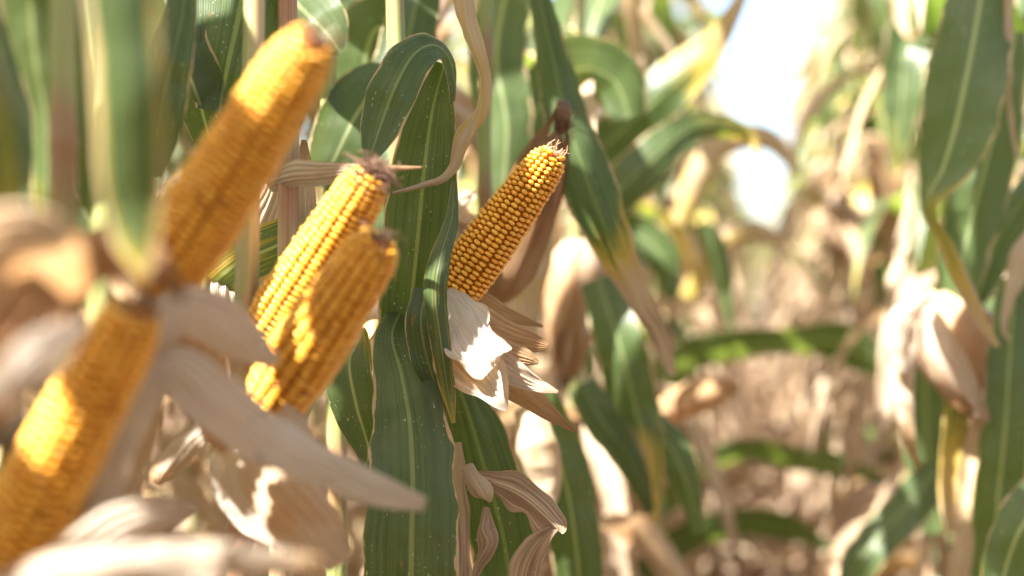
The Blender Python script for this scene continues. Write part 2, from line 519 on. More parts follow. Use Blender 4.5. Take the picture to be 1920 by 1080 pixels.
# ---- kernels: one little dented pillow, shared by every kernel object
def kernel_mesh(dent, seed):
    rnd = random.Random(seed)
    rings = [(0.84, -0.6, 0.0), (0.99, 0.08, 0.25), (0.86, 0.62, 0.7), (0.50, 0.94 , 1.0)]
    verts, faces, crown = [], [], []
    n = 8
    for (r, z, c) in rings:
        for j in range(n):
            a = 2 * math.pi * (j + 0.5) / n
            ca, sa = math.cos(a), math.sin(a)
            q = (abs(ca) ** 3.2 + abs(sa) ** 3.2) ** (-1 / 3.2)
            k = 1 + rnd.uniform(-0.05, 0.05)
            verts.append(Vector((ca * q * r * 0.5 * k, sa * q * r * 0.5 * k, z))); crown.append(c)
    verts.append(Vector((0, 0, 1.0 - dent))); crown.append(0.85)
    for i in range(len(rings) - 1):
        for j in range(n):
            a = i * n + j; b = i * n + (j + 1) % n
            faces.append((a, b, b + n, a + n))
    t = (len(rings) - 1) * n
    for j in range(n): faces.append((t + j, t + (j + 1) % n, len(verts) - 1))
    return verts, faces, crown
KERN = [kernel_mesh(d, s) for d, s in ((0.10, 1), (0.16, 2), (0.05, 3), (0.2, 4))]
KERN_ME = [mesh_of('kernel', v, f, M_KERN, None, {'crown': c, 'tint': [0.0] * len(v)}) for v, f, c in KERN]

def cob_r(R):
    def f(t):
        b = 0.86 + 0.14 * min(1, t / 0.25)
        tap = 1 - 0.30 * max(0, (t - 0.25) / 0.75) ** 1.3
        tip = math.sqrt(max(0.0, 1 - max(0, (t - 0.86) / 0.155) ** 2.4))
        return R * b * tap * max(0.16, tip)
    return f

def cob_ear(parent, base, tip, R, rows, nalong, seed, n_single=290, silk=None, roll=0.0, bare=0.0):
    """husked-open ear: core, kernels in straight rows, dried silk"""
    rnd = random.Random(seed)
    mw = frame_from(base - parent.location, tip - parent.location, roll); L = (tip - base).length
    rf = cob_r(R); kd = 0.0048
    prof = [(max(0.002, rf(k / 20) - kd * 0.95), k / 20 * L * 0.992) for k in range(21)]
    e = link('ear', lathe(prof, 20, M_COB), parent); e.matrix_local = mw
    e_w = parent.matrix_basis @ mw
    eye = Vector((0, 0, CAMZ))
    spots = []
    wob = [rnd.uniform(-0.04, 0.04) for _ in range(rows)]
    t = 0.0; zs = []
    z = 0.004
    while z < L * 0.985:
        zs.append(z); z += L / nalong * (1.0 if z < 0.82 * L else 0.82)
    for i in range(rows):
        zo = rnd.uniform(-0.0022, 0.0022)
        for q, z0 in enumerate(zs):
            z = z0 + zo + rnd.uniform(-0.0004, 0.0004)
            tt = z / L
            if tt > 0.995 or tt < 0.004: continue
            r = rf(tt)
            if r < R * 0.22: continue
            if tt > 0.955 and i % 2: continue
            a = 2 * math.pi * i / rows + wob[i] * math.sin(tt * 5 + i) + rnd.uniform(-0.015, 0.015)
            dr = (rf(min(1, tt + 0.01)) - rf(tt - 0.01)) / (0.02 * L)
            nrm = Vector((math.cos(a), math.sin(a), -dr)).normalized()
            tan = Vector((-math.sin(a), math.cos(a), 0))
            ax = nrm.cross(tan) * -1
            ax = tan.cross(nrm) * -1
            cw = 2 * math.pi * r / rows * (1.9 if tt > 0.955 else 1.0) * rnd.uniform(0.88, 0.985)
            cw = min(cw, 0.0098)
            ch = L / nalong * rnd.uniform(0.84, 0.985)
            m = Matrix((tan * cw, ax * ch, nrm * kd * rnd.uniform(0.82, 1.10))).transposed().to_4x4()
            m.translation = Vector((math.cos(a) * (r - kd), math.sin(a) * (r - kd), z))
            wp = e_w @ m.translation; wn_ = (e_w.to_3x3() @ nrm).normalized()
            face = wn_.dot((eye - wp).normalized())
            inside = abs(wp.x / wp.y) < 0.37 and abs((wp.z - CAMZ) / wp.y) < 0.21
            spots.append((face + (0 if inside else -3), m, rnd.randrange(4), rnd.random()))
    spots.sort(key=lambda s: -s[0])
    n_single = min(n_single, sum(1 for s in spots if s[0] > -0.05))
    for s in spots[:n_single]:
        k = link('kernel', KERN_ME[s[2]], e); k.matrix_local = s[1]
    V, Fc, C, T = [], [], [], []
    for s in spots[n_single:]:
        v, f, c = KERN[s[2]]; o = len(V)
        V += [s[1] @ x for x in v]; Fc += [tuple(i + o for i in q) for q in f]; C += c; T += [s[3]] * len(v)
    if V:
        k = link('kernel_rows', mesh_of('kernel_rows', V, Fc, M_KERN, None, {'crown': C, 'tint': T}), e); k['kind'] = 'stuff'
    if silk:
        n, ln, sp, mt, dr = silk
        s = link('silk', silk_mesh(n, ln, sp, seed, mat=mt, droop=dr), e); s.location = (0, 0, L * 0.985)
    return e

# ------------------------------------------------------------------ setting
ROW = Vector((0.1736, 0.9848, 0)); ACROSS = Vector((0.9848, -0.1736, 0))
ROW0 = Vector((-0.19, 1.15, 0))
def row_pt(along, off=0.0): return ROW0 + ROW * along + ACROSS * off

def build_ground():
    import itertools
    verts, faces = [], []
    xs = [-900, -200, -60, -20, -8, -4] + [-3 + 0.15 * i for i in range(61)] + [7, 10, 20, 60, 200, 900]
    ys = [-900, -200, -40, -10, -4] + [-2 + 0.2 * i for i in range(100)] + [20, 25, 40, 80, 200, 900, 1600]
    for y in ys:
        for x in xs:
            p = Vector((x, y, 0))
            rel = p - ROW0; off = rel.dot(ACROSS)
            z = 0.0
            if abs(x) < 9 and -3 < y < 19:
                z = 0.04 * math.cos(2 * math.pi * off / 0.74) + 0.03 * noise.noise(p * 2.2) + 0.015 * noise.noise(p * 7) - 0.02
            verts.append(Vector((x, y, z)))
    w = len(xs)
    for j in range(len(ys) - 1):
        for i in range(w - 1):
            a = j * w + i; faces.append((a, a + 1, a + w + 1, a + w))
    g = link('ground', mesh_of('ground', verts, faces, M_SOIL))
    g['kind'] = 'structure'; g['label'] = 'brown soil path between the corn rows'
    rnd = random.Random(5); parts = []
    for i in range(7500):
        y = rnd.uniform(2.6, 17) if i < 6600 else rnd.uniform(0.2, 3)
        off = rnd.gauss(0.37, 0.42)
        c = row_pt(y, off); c.z = rnd.uniform(0.0, 0.05) + (0.06 * rnd.random() ** 2)
        a = rnd.uniform(0, 6.28); L = rnd.uniform(0.14, 0.5); b = rnd.uniform(-1.2, 1.2)
        n = 4; path = []
        p = c.copy(); el = rnd.uniform(-0.1, 0.7) if i % 3 else rnd.uniform(0.5, 1.3)
        for k in range(n + 1):
            path.append(p.copy())
            p = p + Vector((math.cos(a) * math.cos(el), math.sin(a) * math.cos(el), math.sin(el))) * L / n
            a += b / n; el -= 0.35
            p.z = max(p.z, 0.005)
        d = rnd.uniform(0.62, 1.0)
        parts.append(leaf_from_path(path, rnd.uniform(0.03, 0.08), [d, min(1, d + 0.1)], i, tw0=rnd.uniform(-0.8, 0.8), tw1=rnd.uniform(-1.5, 1.5), nl=6, nc=2, asdata=True, curl=rnd.uniform(-0.5, 0.6)))
    V, Fc, U, D = join_data(parts)
    o = link('leaf_litter', mesh_of('leaf_litter', V, Fc, M_LEAF, U, {'dry': D})); o['kind'] = 'stuff'
    o['label'] = 'dry fallen corn leaves littering the path'
build_ground()

# ------------------------------------------------------------------ generic plants
def rand_leaf(rnd, i, z, az, green_bias=0.0, scale=1.0, asdata=False, nl=16, nc=4, start=Vector((0, 0, 0))):
    x = rnd.random()
    if z < 0.85: kind = 'dead' if x < 0.93 - green_bias else 'green'
    elif z < 1.25: kind = 'dead' if x < 0.55 - green_bias else 'tip' if x < 0.85 else 'green'
    else: kind = 'dead' if x < 0.25 - green_bias else 'tip' if x < 0.65 else 'green'
    seed = rnd.randrange(9999)
    if kind == 'dead':
        path = arch_path(z, az, rnd.uniform(0.42, 0.66) * scale, rnd.uniform(0.4, 1.1), rnd.uniform(-1.62, -1.35), 0.45, az_turn=rnd.uniform(-0.8, 0.8), start=start)
        d = rnd.uniform(0.66, 0.92)
        return leaf_from_path(path, rnd.uniform(0.04, 0.07), [d - 0.08, d, min(1, d + 0.1)], seed, rnd.uniform(-0.5, 0.5), rnd.uniform(-3.5, 3.5), nl=nl, nc=nc,
                              curl=rnd.uniform(0.2, 0.9), crump=0.008, wave=0.3, asdata=asdata)
    top = max(0.0, (z - 1.5) / 0.9)
    L = rnd.uniform(0.62, 0.85) * scale * (1 - 0.35 * top)
    path = arch_path(z, az, L, rnd.uniform(1.05, 1.3), rnd.uniform(-1.5, -0.9) + 0.7 * top, rnd.uniform(1.0, 1.6), az_turn=rnd.uniform(-0.5, 0.5), start=start)
    d = [0.05, 0.05, rnd.uniform(0.0, 0.15), rnd.uniform(0.05, 0.3)] if kind == 'green' else [0.06, 0.1, rnd.uniform(0.2, 0.42), rnd.uniform(0.5, 0.9)]
    return leaf_from_path(path, rnd.uniform(0.070, 0.095), d, seed, rnd.uniform(-0.3, 0.3), rnd.uniform(-1.2, 1.2), nl=nl, nc=nc, fold=rnd.uniform(0.1, 0.3),
                          wave=rnd.uniform(0.1, 0.3), edge=0.25 if kind == 'tip' else 0.1, asdata=asdata)

def tassel_mesh(H, lean, seed):
    rnd = random.Random(seed); parts = []
    for i in range(8):
        a = rnd.uniform(0, 6.28); el0 = rnd.uniform(0.9, 1.4) if i else 1.5
        path = arch_path(H - 0.02 + 0.012 * i, a, rnd.uniform(0.16, 0.26), el0, el0 - rnd.uniform(0.2, 1.3), 1.2, 6, start=lean)
        v, f, u, at = tube(path, [0.0035 * (1 - 0.6 * k / 6) for k in range(7)], 4, asdata=True)
        parts.append((v, f, u, at['dry']))
    V, Fc, U, D = join_data(parts)
    return mesh_of('tassel', V, Fc, M_TASSEL, U, {'dry': D})

def generic_plant(name, seed, loc, label, group, plane=None, spread=0.8, H=None, green_bias=0.0, zmin=0.0, ear=True):
    rnd = random.Random(seed)
    root = thing(name, label, 'corn plant', loc, group)
    H = H or rnd.uniform(1.95, 2.3)
    nodes = []; z = 0.08
    while z < H - 0.12:
        nodes.append(z); z += rnd.uniform(0.14, 0.19)
    lean = Vector((rnd.gauss(0, 0.05), rnd.gauss(0, 0.05), 0))
    link('stalk', stalk_mesh(H, rnd.uniform(0.011, 0.014), seed, nodes, lean), root)
    pl = rnd.gauss(0.176, spread) if plane is None else plane
    for i, z in enumerate(nodes[1:]):
        if z < zmin: continue
        az = pl + (math.pi if i % 2 else 0) + rnd.gauss(0, 0.35)
        link('leaf', rand_leaf(rnd, i, z, az, green_bias, start=lean * (z / H)), root)
        if z < 0.85: link('leaf', rand_leaf(rnd, i, z + 0.03, az + rnd.uniform(0.8, 2.2), 0, 0.9, start=lean * (z / H)), root)
    r2 = random.Random(seed + 1)
    for q in range(5):
        z = r2.uniform(0.95, 1.9)
        path = arch_path(z, r2.uniform(0, 6.28), r2.uniform(0.3, 0.6), r2.uniform(0.5, 1.2), r2.uniform(-1.6, -1.2), 0.5, az_turn=r2.uniform(-1, 1), start=lean * (z / H))
        d = r2.uniform(0.6, 0.85)
        link('leaf', leaf_from_path(path, r2.uniform(0.018, 0.04), [d, d, d + 0.1], r2.randrange(9999), r2.uniform(-1, 1), r2.uniform(-4, 4), nl=16, nc=3, curl=r2.uniform(0.2, 0.8), crump=0.006), root)
    if H > 1.7: link('tassel', tassel_mesh(H, lean, seed), root)
    if ear:
        zi = min(nodes, key=lambda q: abs(q - rnd.uniform(0.9, 1.15)))
        az = rnd.uniform(0, 6.28); el = rnd.uniform(0.5, 1.2) if rnd.random() < 0.6 else rnd.uniform(-1.4, -0.6)
        b = lean * (zi / H) + Vector((0, 0, zi)) + Vector((math.sin(az), math.cos(az), 0)) * 0.02
        d = Vector((math.sin(az) * math.cos(el), math.cos(az) * math.cos(el), math.sin(el)))
        husked_ear(root, frame_from(b, b + d), rnd.uniform(0.19, 0.24), rnd.uniform(0.024, 0.029), seed, rnd.uniform(0.15, 0.5))
    return root

def children(o): return [c for c in bpy.data.objects if c.parent == o]
KIDS = {}
def copy_tree(o, parent=None):
    c = o.copy(); col.objects.link(c)
    if parent: c.parent = parent
    if o not in KIDS: KIDS[o] = children(o)
    for ch in KIDS[o]: copy_tree(ch, c)
    return c

# ------------------------------------------------------------------ the plants close to the lens, one by one
def hero(px, d, label, seed, H=2.15, r=0.012, nodes=None, lean=(0, 0), low=True, up_from=1.45, n_up=5, plane=None, dry=(0.8, 0.15), up_len=1.0):
    rnd = random.Random(seed)
    x = (px - 960) / F * d
    root = thing('corn_plant', label, 'corn plant', (x, d, 0), 'corn plants close to the camera')
    nodes = nodes or [0.1 + 0.17 * i + rnd.uniform(-0.02, 0.02) for i in range(11)]
    lv = Vector((lean[0], lean[1], 0))
    link('stalk', stalk_mesh(H, r, seed, nodes, lv, dry[0], dry[1], 14), root)
    pl = plane if plane is not None else rnd.gauss(0.176, 0.5)
    if low:
        for i, z in enumerate(nodes):
            if 0.2 < z < 0.98:
                link('leaf', rand_leaf(rnd, i, z, pl + math.pi * (i % 2) + rnd.gauss(0, 0.5), start=lv * (z / H)), root)
    for i in range(n_up):
        z = up_from + (H - 0.1 - up_from) * i / max(1, n_up - 1)
        link('leaf', rand_leaf(rnd, i, z, pl + math.pi * (i % 2) + rnd.gauss(0, 0.3), 0.1, up_len, start=lv * (z / H), nl=20, nc=6), root)
    if H > 1.9: link('tassel', tassel_mesh(H, lv, seed), root)
    return root

def put(root, name, me, label=None):
    o = link(name, me, root); o.location = -root.location
    if label: o['label'] = label
    return o
def put_sub(root, ear, name, me):
    """a mesh given in world space, as a piece of the ear"""
    o = link(name, me, ear)
    o.matrix_local = (root.matrix_basis @ ear.matrix_basis).inverted()
    return o
def loc_pt(root, v): return v - root.location
def shank(root, ear, z0, base, r=0.006):
    """the short stem that carries the ear"""
    a = loc_pt(root, z0); b = loc_pt(root, base)
    mid = (a + b) / 2 - Vector((0, 0, 0.015))
    path = resample([a, mid, b], 10)
    return link('shank', tube(path, [r * (1 + 0.4 * i / 10) for i in range(11)], 10, M_STALK, lambda i: (0.2, 0.5)), root)

HK = dict(mat=M_HUSK, nl=64, nc=28, pleat=0.15)

# --- plant A: nearest, bottom left -------------------------------------------------
A = hero(140, 0.80, 'nearest corn plant at bottom left, its golden ear heavily blurred in splayed husks', 11, H=2.1, n_up=5, plane=-0.4, r=.0105, nodes=[.1, .26, .42, .58, .74, .90, 1.06, 1.232, 1.40, 1.57, 1.74, 1.9])
b, t = P(-60, 1170, 0.79), P(266, 566, 0.73)
eA = cob_ear(A, b, t, 0.0250, 18, 38, 21, 230, (40, 0.02, 0.5, M_SILK, 0.1), 0.3)
shank(A, eA, A.location + Vector((0, 0, 0.86)), b)
for spec, dr, kw in [
    # big grey-white husk blade sweeping to the right across the middle
    ([(180, 1000, 0.78, 60), (240, 820, 0.78, 90, 30), (315, 690, 0.785, 80, 15), (400, 750, 0.80, 118, 5), (500, 822, 0.815, 104, -5), (610, 880, 0.83, 80, 10), (710, 920, 0.845, 66, 0), (798, 946, 0.85, 28, 0)], [.2, .2, .06, .04, .06, .1, .25], dict(curl=.22, seed=3, crump=.006)),
    # blade above it
    ([(250, 700, 0.780, 60), (330, 590, 0.780, 90, 10), (400, 600, 0.793, 110, 10), (470, 650, 0.812, 80, 10), (520, 682, 0.819, 20)], [.2, .12, .1, .2], dict(curl=0.25, seed=5, crump=.003)),
    # pale blade along the bottom edge
    ([(-60, 1170, .612, 110), (90, 1085, .612, 84, 10), (250, 1060, .622, 90, 0), (420, 1050, .635, 76, 0), (540, 1055, .65, 48, 0), (600, 1046, .65, 14, 0)], [.36, .34, .36, .42, .55], dict(curl=.25, seed=7, crump=.005)),
    # tan blade at the left edge
    ([(-120, 640, 0.533, 110), (-40, 500, 0.533, 150), (40, 455, 0.546, 150, 10), (110, 480, 0.559, 120, 0), (150, 560, 0.585, 40)], [.5, .52, .5, .6], dict(curl=0.30, seed=9, crump=.004)),
    # rust inside of the husk below it
    ([(-80, 760, 0.598, 170), (-10, 660, 0.598, 190, 10), (50, 590, 0.611, 170, 10), (110, 540, 0.624, 70)], [.75, .8, .8, .7], dict(curl=-0.20, seed=10, crump=.004)),
    # pinkish tips in front of the ear
    ([(-20, 760, 0.572, 60), (40, 690, 0.572, 90), (95, 650, 0.585, 90), (160, 610, 0.598, 30)], [.25, .15, .1, .1], dict(curl=0.25, seed=12, crump=.004)),
    # shaded blade below the ear
    ([(170, 1010, 0.780, 60), (210, 900, 0.793, 120), (255, 780, 0.806, 130, 15), (300, 650, 0.806, 80, 20)], [.6, .5, .5, .5], dict(curl=0.25, seed=13, crump=.004)),
    ([(60, 1200, 0.728, 200), (170, 1050, 0.715, 150, 10), (240, 990, 0.715, 110, 10), (330, 960, 0.728, 60, 10), (380, 950, 0.741, 15)], [.35, .3, .35, .4], dict(curl=0.30, seed=14, crump=.004))]:
    put_sub(A, eA, 'husk_leaf', pix_blade(spec, dr, **HK, **kw))
put(A, 'leaf', pix_blade([(215, -160, 0.58, 130), (224, 0, 0.58, 128, 10), (234, 180, 0.58, 128, 10), (240, 310, 0.585, 124, 10), (248, 400, 0.59, 104, 10), (258, 465, 0.59, 70), (272, 520, 0.59, 14)], [.14, .16, .18, .2, .24, .34, .5], edge=.9, fold=.25, seed=31))
put(A, 'leaf', pix_blade([(40, -120, 0.806, 120), (60, 60, 0.819, 130, 30), (80, 220, 0.832, 110, 50), (90, 380, 0.845, 70, 30), (95, 520, 0.858, 15)], [.05, .05, .1, .3, .5], fold=.2, seed=32))
put(A, 'leaf', pix_blade([(-60, 40, 0.676, 60), (-10, 250, 0.676, 90, 30), (10, 420, 0.689, 70, 40), (15, 600, 0.702, 20)], [.2, .25, .32, .4], fold=.2, seed=33))

put_sub(A, eA, 'husk_leaf', pix_blade([(90, 640, .66, 60), (140, 520, .655, 110, 10), (215, 470, .65, 110, 0), (290, 500, .65, 80, 0), (345, 560, .66, 16)], [.85, .8, .75, .8, .9], curl=.3, seed=141, crump=.004, **HK))
# --- plant B: ear at the top left --------------------------------------------------
B = hero(215, 0.86, 'blurred corn plant carrying the half sunlit golden ear at top left', 12, H=2.2, n_up=5, plane=-1.2)
b, t = P(300, 530, 0.83), P(592, 66, 0.76)
eB = cob_ear(B, b, t, 0.0248, 18, 38, 22, 250, (60, 0.018, 0.6, M_SILK, 0.0), 1.2)
shank(B, eB, B.location + Vector((0, 0, 1.05)), b)
for spec, dr, kw in [
    ([(285, 560, .83, 90), (330, 610, .82, 130, 20), (370, 700, .84, 120, 30), (400, 790, .86, 70), (420, 850, .86, 15)], [.4, .5, .55, .6], dict(curl=0.25, seed=15, crump=.004)),
    ([(285, 560, .85, 90), (260, 520, .84, 110, 20), (215, 470, .82, 90, 10), (170, 480, .80, 60), (140, 520, .79, 15)], [.3, .3, .35, .4], dict(curl=0.25, seed=16, crump=.004))]:
    put_sub(B, eB, 'husk_leaf', pix_blade(spec, dr, **HK, **kw))
put(B, 'leaf', pix_blade([(150, -80, .95, 90), (170, 100, .95, 110, 40), (180, 280, .96, 110, 30), (190, 420, .97, 90, 10), (200, 560, .98, 40)], [.05, .08, .15, .3], fold=.2, seed=35))
put(B, 'leaf', pix_blade([(285, 330, 1.0, 40), (300, 240, 1.0, 80), (310, 170, 1.0, 90, 10), (330, 90, 1.0, 80, 20), (345, 10, 1.02, 60, 30), (350, -80, 1.02, 40)], [.05, .05, .05], fold=.3, seed=36))
put(B, 'leaf', pix_blade([(215, 610, .9, 50), (120, 420, .92, 110, 30), (70, 250, .94, 120, 20), (30, 60, .97, 110), (0, -100, 1.0, 80)], [.05, .05, .1], fold=.2, seed=37))

# --- plant C: ear in front, middle left --------------------------------------------
C = hero(462, 1.04, 'corn plant with the front golden ear of the close pair at middle left', 13, H=2.15, r=.0118, n_up=4, plane=-1.0, dry=(.6, .5), nodes=[.12, .29, .46, .64, .80, .965, 1.115, 1.27, 1.45, 1.6, 1.78, 1.95])
b, t = P(512, 752, 0.965), P(716, 446, 0.92)
eC = cob_ear(C, b, t, 0.0262, 16, 35, 23, 280, (70, 0.016, 0.7, M_SILK, 0.05), 0.4)
shank(C, eC, C.location + Vector((0, 0, 0.98)), b, .007)
for spec, dr, kw in [
    # speckled husk hanging below the pair
    ([(560, 770, .93, 60), (500, 850, .92, 100, 20), (520, 920, .90, 130, 10), (590, 990, .89, 120, 0), (640, 1060, .89, 60)], [.3, .4, .5, .45, .4], dict(curl=0.25, seed=17, crump=.006, ragged=.4)),
    ([(500, 770, .95, 60), (430, 850, .96, 80, 20), (440, 920, .96, 90, 10), (500, 990, .96, 60), (540, 1030, .96, 15)], [.2, .25, .3, .4], dict(curl=0.25, seed=18, crump=.008, ragged=.4)),
    ([(545, 770, .95, 30), (560, 800, .95, 38), (585, 860, .95, 40, 10), (600, 930, .95, 30), (605, 985, .95, 8)], [.3, .3, .4, .4], dict(curl=0.30, seed=19, crump=.005)),
    ([(520, 760, .97, 50), (400, 790, .99, 60, 30), (340, 840, 1.0, 60, 20), (300, 890, 1.0, 50), (292, 910, 1.0, 20)], [.3, .3, .4, .6], dict(curl=0.40, seed=20, crump=.006))]:
    put_sub(C, eC, 'husk_leaf', pix_blade(spec, dr, **HK, **kw))
put(C, 'leaf', pix_blade([(298, -60, 1.15, 90), (330, 80, 1.15, 120, 25), (370, 180, 1.15, 110, 20), (392, 260, 1.16, 70, 10)], [.05, .05, .08], fold=.35, seed=38))
put(C, 'leaf', pix_blade([(470, -80, 1.16, 200), (450, 20, 1.15, 190), (430, 110, 1.15, 150, 0), (410, 210, 1.15, 90, 10)], [.05, .05, .1], fold=.2, seed=39))

# --- plant D: sunlit ear of the pair -------------------------------------------------
D = hero(528, 1.16, 'corn plant with the sunlit rear ear of the close pair at middle left', 14, H=2.2, r=.0122, n_up=4, plane=-0.9, dry=(.6, .5), nodes=[.12, .3, .48, .66, .84, .99, 1.125, 1.245, 1.4, 1.56, 1.73, 1.9])
b, t = P(484, 664, 1.05), P(702, 322, 1.00)
eD = cob_ear(D, b, t, 0.0256, 16, 36, 24, 280, (300, 0.024, 0.8, M_SILK, 0.12), 0.9)
shank(D, eD, D.location + Vector((0, 0, 1.03)), b, .007)
for spec, dr, kw in [
    ([(500, 345, 1.17, 40), (545, 330, 1.14, 56, 10), (600, 326, 1.13, 48, 0), (680, 318, 1.11, 22, 0), (790, 314, 1.10, 5, 0)], [.4, .35, .4, .5, .6], dict(curl=0.30, seed=22, crump=.004)),
    ([(575, 480, 1.2, 40), (572, 400, 1.2, 46), (570, 330, 1.2, 40), (570, 262, 1.19, 10)], [.3, .35, .4, .6], dict(curl=0.30, seed=23, crump=.004)),
    ([(500, 640, 1.24, 60), (450, 560, 1.25, 110, 10), (475, 450, 1.26, 90, 20), (510, 360, 1.26, 50), (515, 300, 1.26, 10)], [.3, .3, .35, .5], dict(curl=0.25, seed=24, crump=.004))]:
    put_sub(D, eD, 'husk_leaf', pix_blade(spec, dr, **HK, **kw))
put(D, 'leaf', pix_blade([(400, 530, 1.25, 120), (450, 490, 1.23, 110), (520, 460, 1.22, 95), (590, 420, 1.21, 70), (640, 390, 1.21, 40)], [.3, .25, .22, .2], edge=.35, fold=.1, seed=40))
put(D, 'leaf', pix_blade([(690, 700, 1.28, 20), (680, 640, 1.25, 50, 0), (655, 680, 1.22, 90, 20), (668, 760, 1.21, 95, 10), (690, 840, 1.21, 60, 0), (682, 885, 1.21, 10)], [.35, .3, .15, .1, .1], edge=.2, fold=.1, curl=.3, seed=41))
put(D, 'leaf', pix_blade([(560, 720, 1.24, 90), (500, 800, 1.25, 110, 40), (470, 920, 1.26, 120, 30), (460, 1060, 1.28, 100)], [.7, .75, .8], curl=.5, crump=.008, seed=42))

# --- plant E: the ear in focus -------------------------------------------------------
E = hero(742, 1.33, 'corn plant in the middle carrying the sharp golden ear in focus', 15, H=2.25, r=.013, n_up=4, plane=-1.0, nodes=[.12, .3, .48, .66, .84, 1.0, 1.15, 1.3, 1.46, 1.63, 1.8, 1.97])
b, t = P(836, 566, 1.225), P(1041, 284, 1.195)
eE = cob_ear(E, b, t, 0.0246, 18, 34, 25, 290, (46, 0.017, 0.55, M_SILKP, -0.02), 0.1)
shank(E, eE, E.location + Vector((0, 0, 1.04)), b, .008)
for spec, dr, kw in [
    # white papery cup
    ([(838, 545, 1.20, 30, 0), (850, 570, 1.18, 74, 0), (875, 610, 1.165, 100, -10), (900, 650, 1.155, 104, -15), (915, 678, 1.15, 90, -10), (925, 690, 1.15, 60, -40)], [.0, .0, .05, .1, .2], dict(edge=.8, curl=0.155, seed=61, crump=.006, ragged=.5)),
    # tan blades reaching right
    ([(860, 540, 1.22, 24), (895, 560, 1.23, 40, 10), (945, 590, 1.23, 34, 10), (1018, 612, 1.23, 5)], [.5, .55, .55, .6], dict(curl=0.35, seed=62, crump=.002)),
    ([(855, 560, 1.21, 40), (900, 600, 1.20, 60, 10), (955, 630, 1.20, 55, 0), (1000, 643, 1.20, 40, 0), (1028, 650, 1.20, 14)], [.5, .55, .6, .6], dict(curl=0.30, seed=63, crump=.003)),
    ([(850, 600, 1.2, 40), (900, 650, 1.19, 60), (950, 690, 1.185, 58, 0), (1000, 718, 1.185, 36), (1046, 735, 1.18, 5)], [.4, .4, .35, .35, .4], dict(curl=0.25, seed=64, crump=.003)),
    # tan outer husk below, catching sun
    ([(832, 610, 1.2, 30), (845, 650, 1.18, 80, 10), (880, 690, 1.165, 100, 0), (912, 720, 1.155, 72), (932, 750, 1.15, 34), (950, 768, 1.15, 8)], [.5, .5, .42, .3, .25], dict(curl=-0.155, seed=65, crump=.005, ragged=.3)),
    ([(905, 650, 1.17, 30), (925, 690, 1.165, 50), (938, 730, 1.16, 34), (948, 766, 1.158, 10)], [.3, .3, .3, .3], dict(curl=-0.25, seed=66, crump=.003)),
    # long purple-brown blade to lower right
    ([(890, 640, 1.22, 50), (950, 710, 1.225, 66, 0), (1000, 750, 1.23, 48), (1045, 785, 1.235, 26), (1082, 812, 1.24, 4)], [.55, .6, .6, .6, .65], dict(curl=0.25, seed=67, crump=.003)),
    ([(880, 640, 1.2, 40), (930, 655, 1.19, 60), (985, 670, 1.19, 36), (1010, 680, 1.19, 8)], [.5, .5, .55, .6], dict(curl=0.30, seed=68, crump=.003))]:
    put_sub(E, eE, 'husk_leaf', pix_blade(spec, dr, **HK, **kw))
# tall dark leaf hanging at the bottom centre
put(E, 'leaf', pix_blade([(765, 560, 1.26, 30), (735, 625, 1.22, 66, 0), (752, 700, 1.19, 112, 5), (768, 790, 1.17, 146, 0), (774, 900, 1.15, 166, -5), (772, 1010, 1.14, 178, 0), (770, 1140, 1.14, 184, 0)], [.08, .04, .02, .03, .04], edge=.22, fold=.12, wave=.10, seed=43, nl=60, nc=16))
# rising leaf that arches over and hangs to the left
put(E, 'leaf', pix_blade([(752, 700, 1.25, 96, 10), (768, 590, 1.24, 118, 0), (782, 460, 1.23, 132, 0), (795, 320, 1.225, 126, 0), (812, 200, 1.22, 84, 0), (834, 120, 1.215, 40, 20)], [.12, .1, .08, .08, .06], edge=.12, fold=.3, wave=.1, seed=44, nl=60, nc=16))
put(E, 'leaf', pix_blade([(850, 190, 1.215, 24, 50), (846, 120, 1.205, 44, 50), (818, 84, 1.185, 60, 40), (778, 98, 1.165, 84, 20), (742, 160, 1.15, 92, 0), (712, 240, 1.145, 74, 0), (690, 308, 1.14, 16, 0)], [.06, .05, .05, .05, .06], edge=.1, fold=.25, wave=.08, seed=45, nl=60, nc=16))
# pale curled sheath margin
put(E, 'leaf', pix_blade([(852, 340, 1.18, 12), (846, 410, 1.17, 28, 10), (826, 480, 1.16, 44, 0), (816, 550, 1.155, 48, 0), (826, 640, 1.155, 42, 0), (838, 720, 1.16, 34), (850, 792, 1.165, 8)], [.16, .2, .22, .22, .26, .4], edge=.0, curl=.3, seed=46))
put(E, 'leaf', pix_blade([(800, 540, 1.2, 50), (790, 600, 1.19, 66, 10), (800, 670, 1.185, 62, 10), (822, 740, 1.185, 34, 0), (832, 790, 1.185, 8)], [.06, .06, .06, .15], edge=.1, fold=.2, seed=47))
# dry twisted leaf tip hanging from above
put(E, 'leaf', pix_blade([(846, -70, 1.24, 60), (862, 20, 1.24, 46, 30), (884, 100, 1.235, 40, 60), (902, 190, 1.23, 34, 20), (880, 262, 1.225, 40, -50), (838, 322, 1.22, 24, 30), (790, 348, 1.215, 14, 0), (735, 362, 1.21, 5, 0)], [.7, .62, .58, .55, .62, .8, .85], curl=.8, crump=.004, seed=48, nl=60))
# dark leaves under the ear
put(E, 'leaf', pix_blade([(850, 700, 1.33, 60), (880, 780, 1.32, 100, 0), (915, 900, 1.32, 125), (945, 1010, 1.33, 130), (960, 1130, 1.34, 120)], [.05, .05, .08, .1], edge=.3, fold=.25, seed=49))
put(E, 'leaf', pix_blade([(700, 600, 1.3, 50), (705, 640, 1.29, 40, 30), (725, 590, 1.28, 36, 30), (735, 545, 1.27, 30), (715, 680, 1.26, 30), (700, 720, 1.26, 10)], [.55, .6, .6, .7], curl=.6, seed=50))
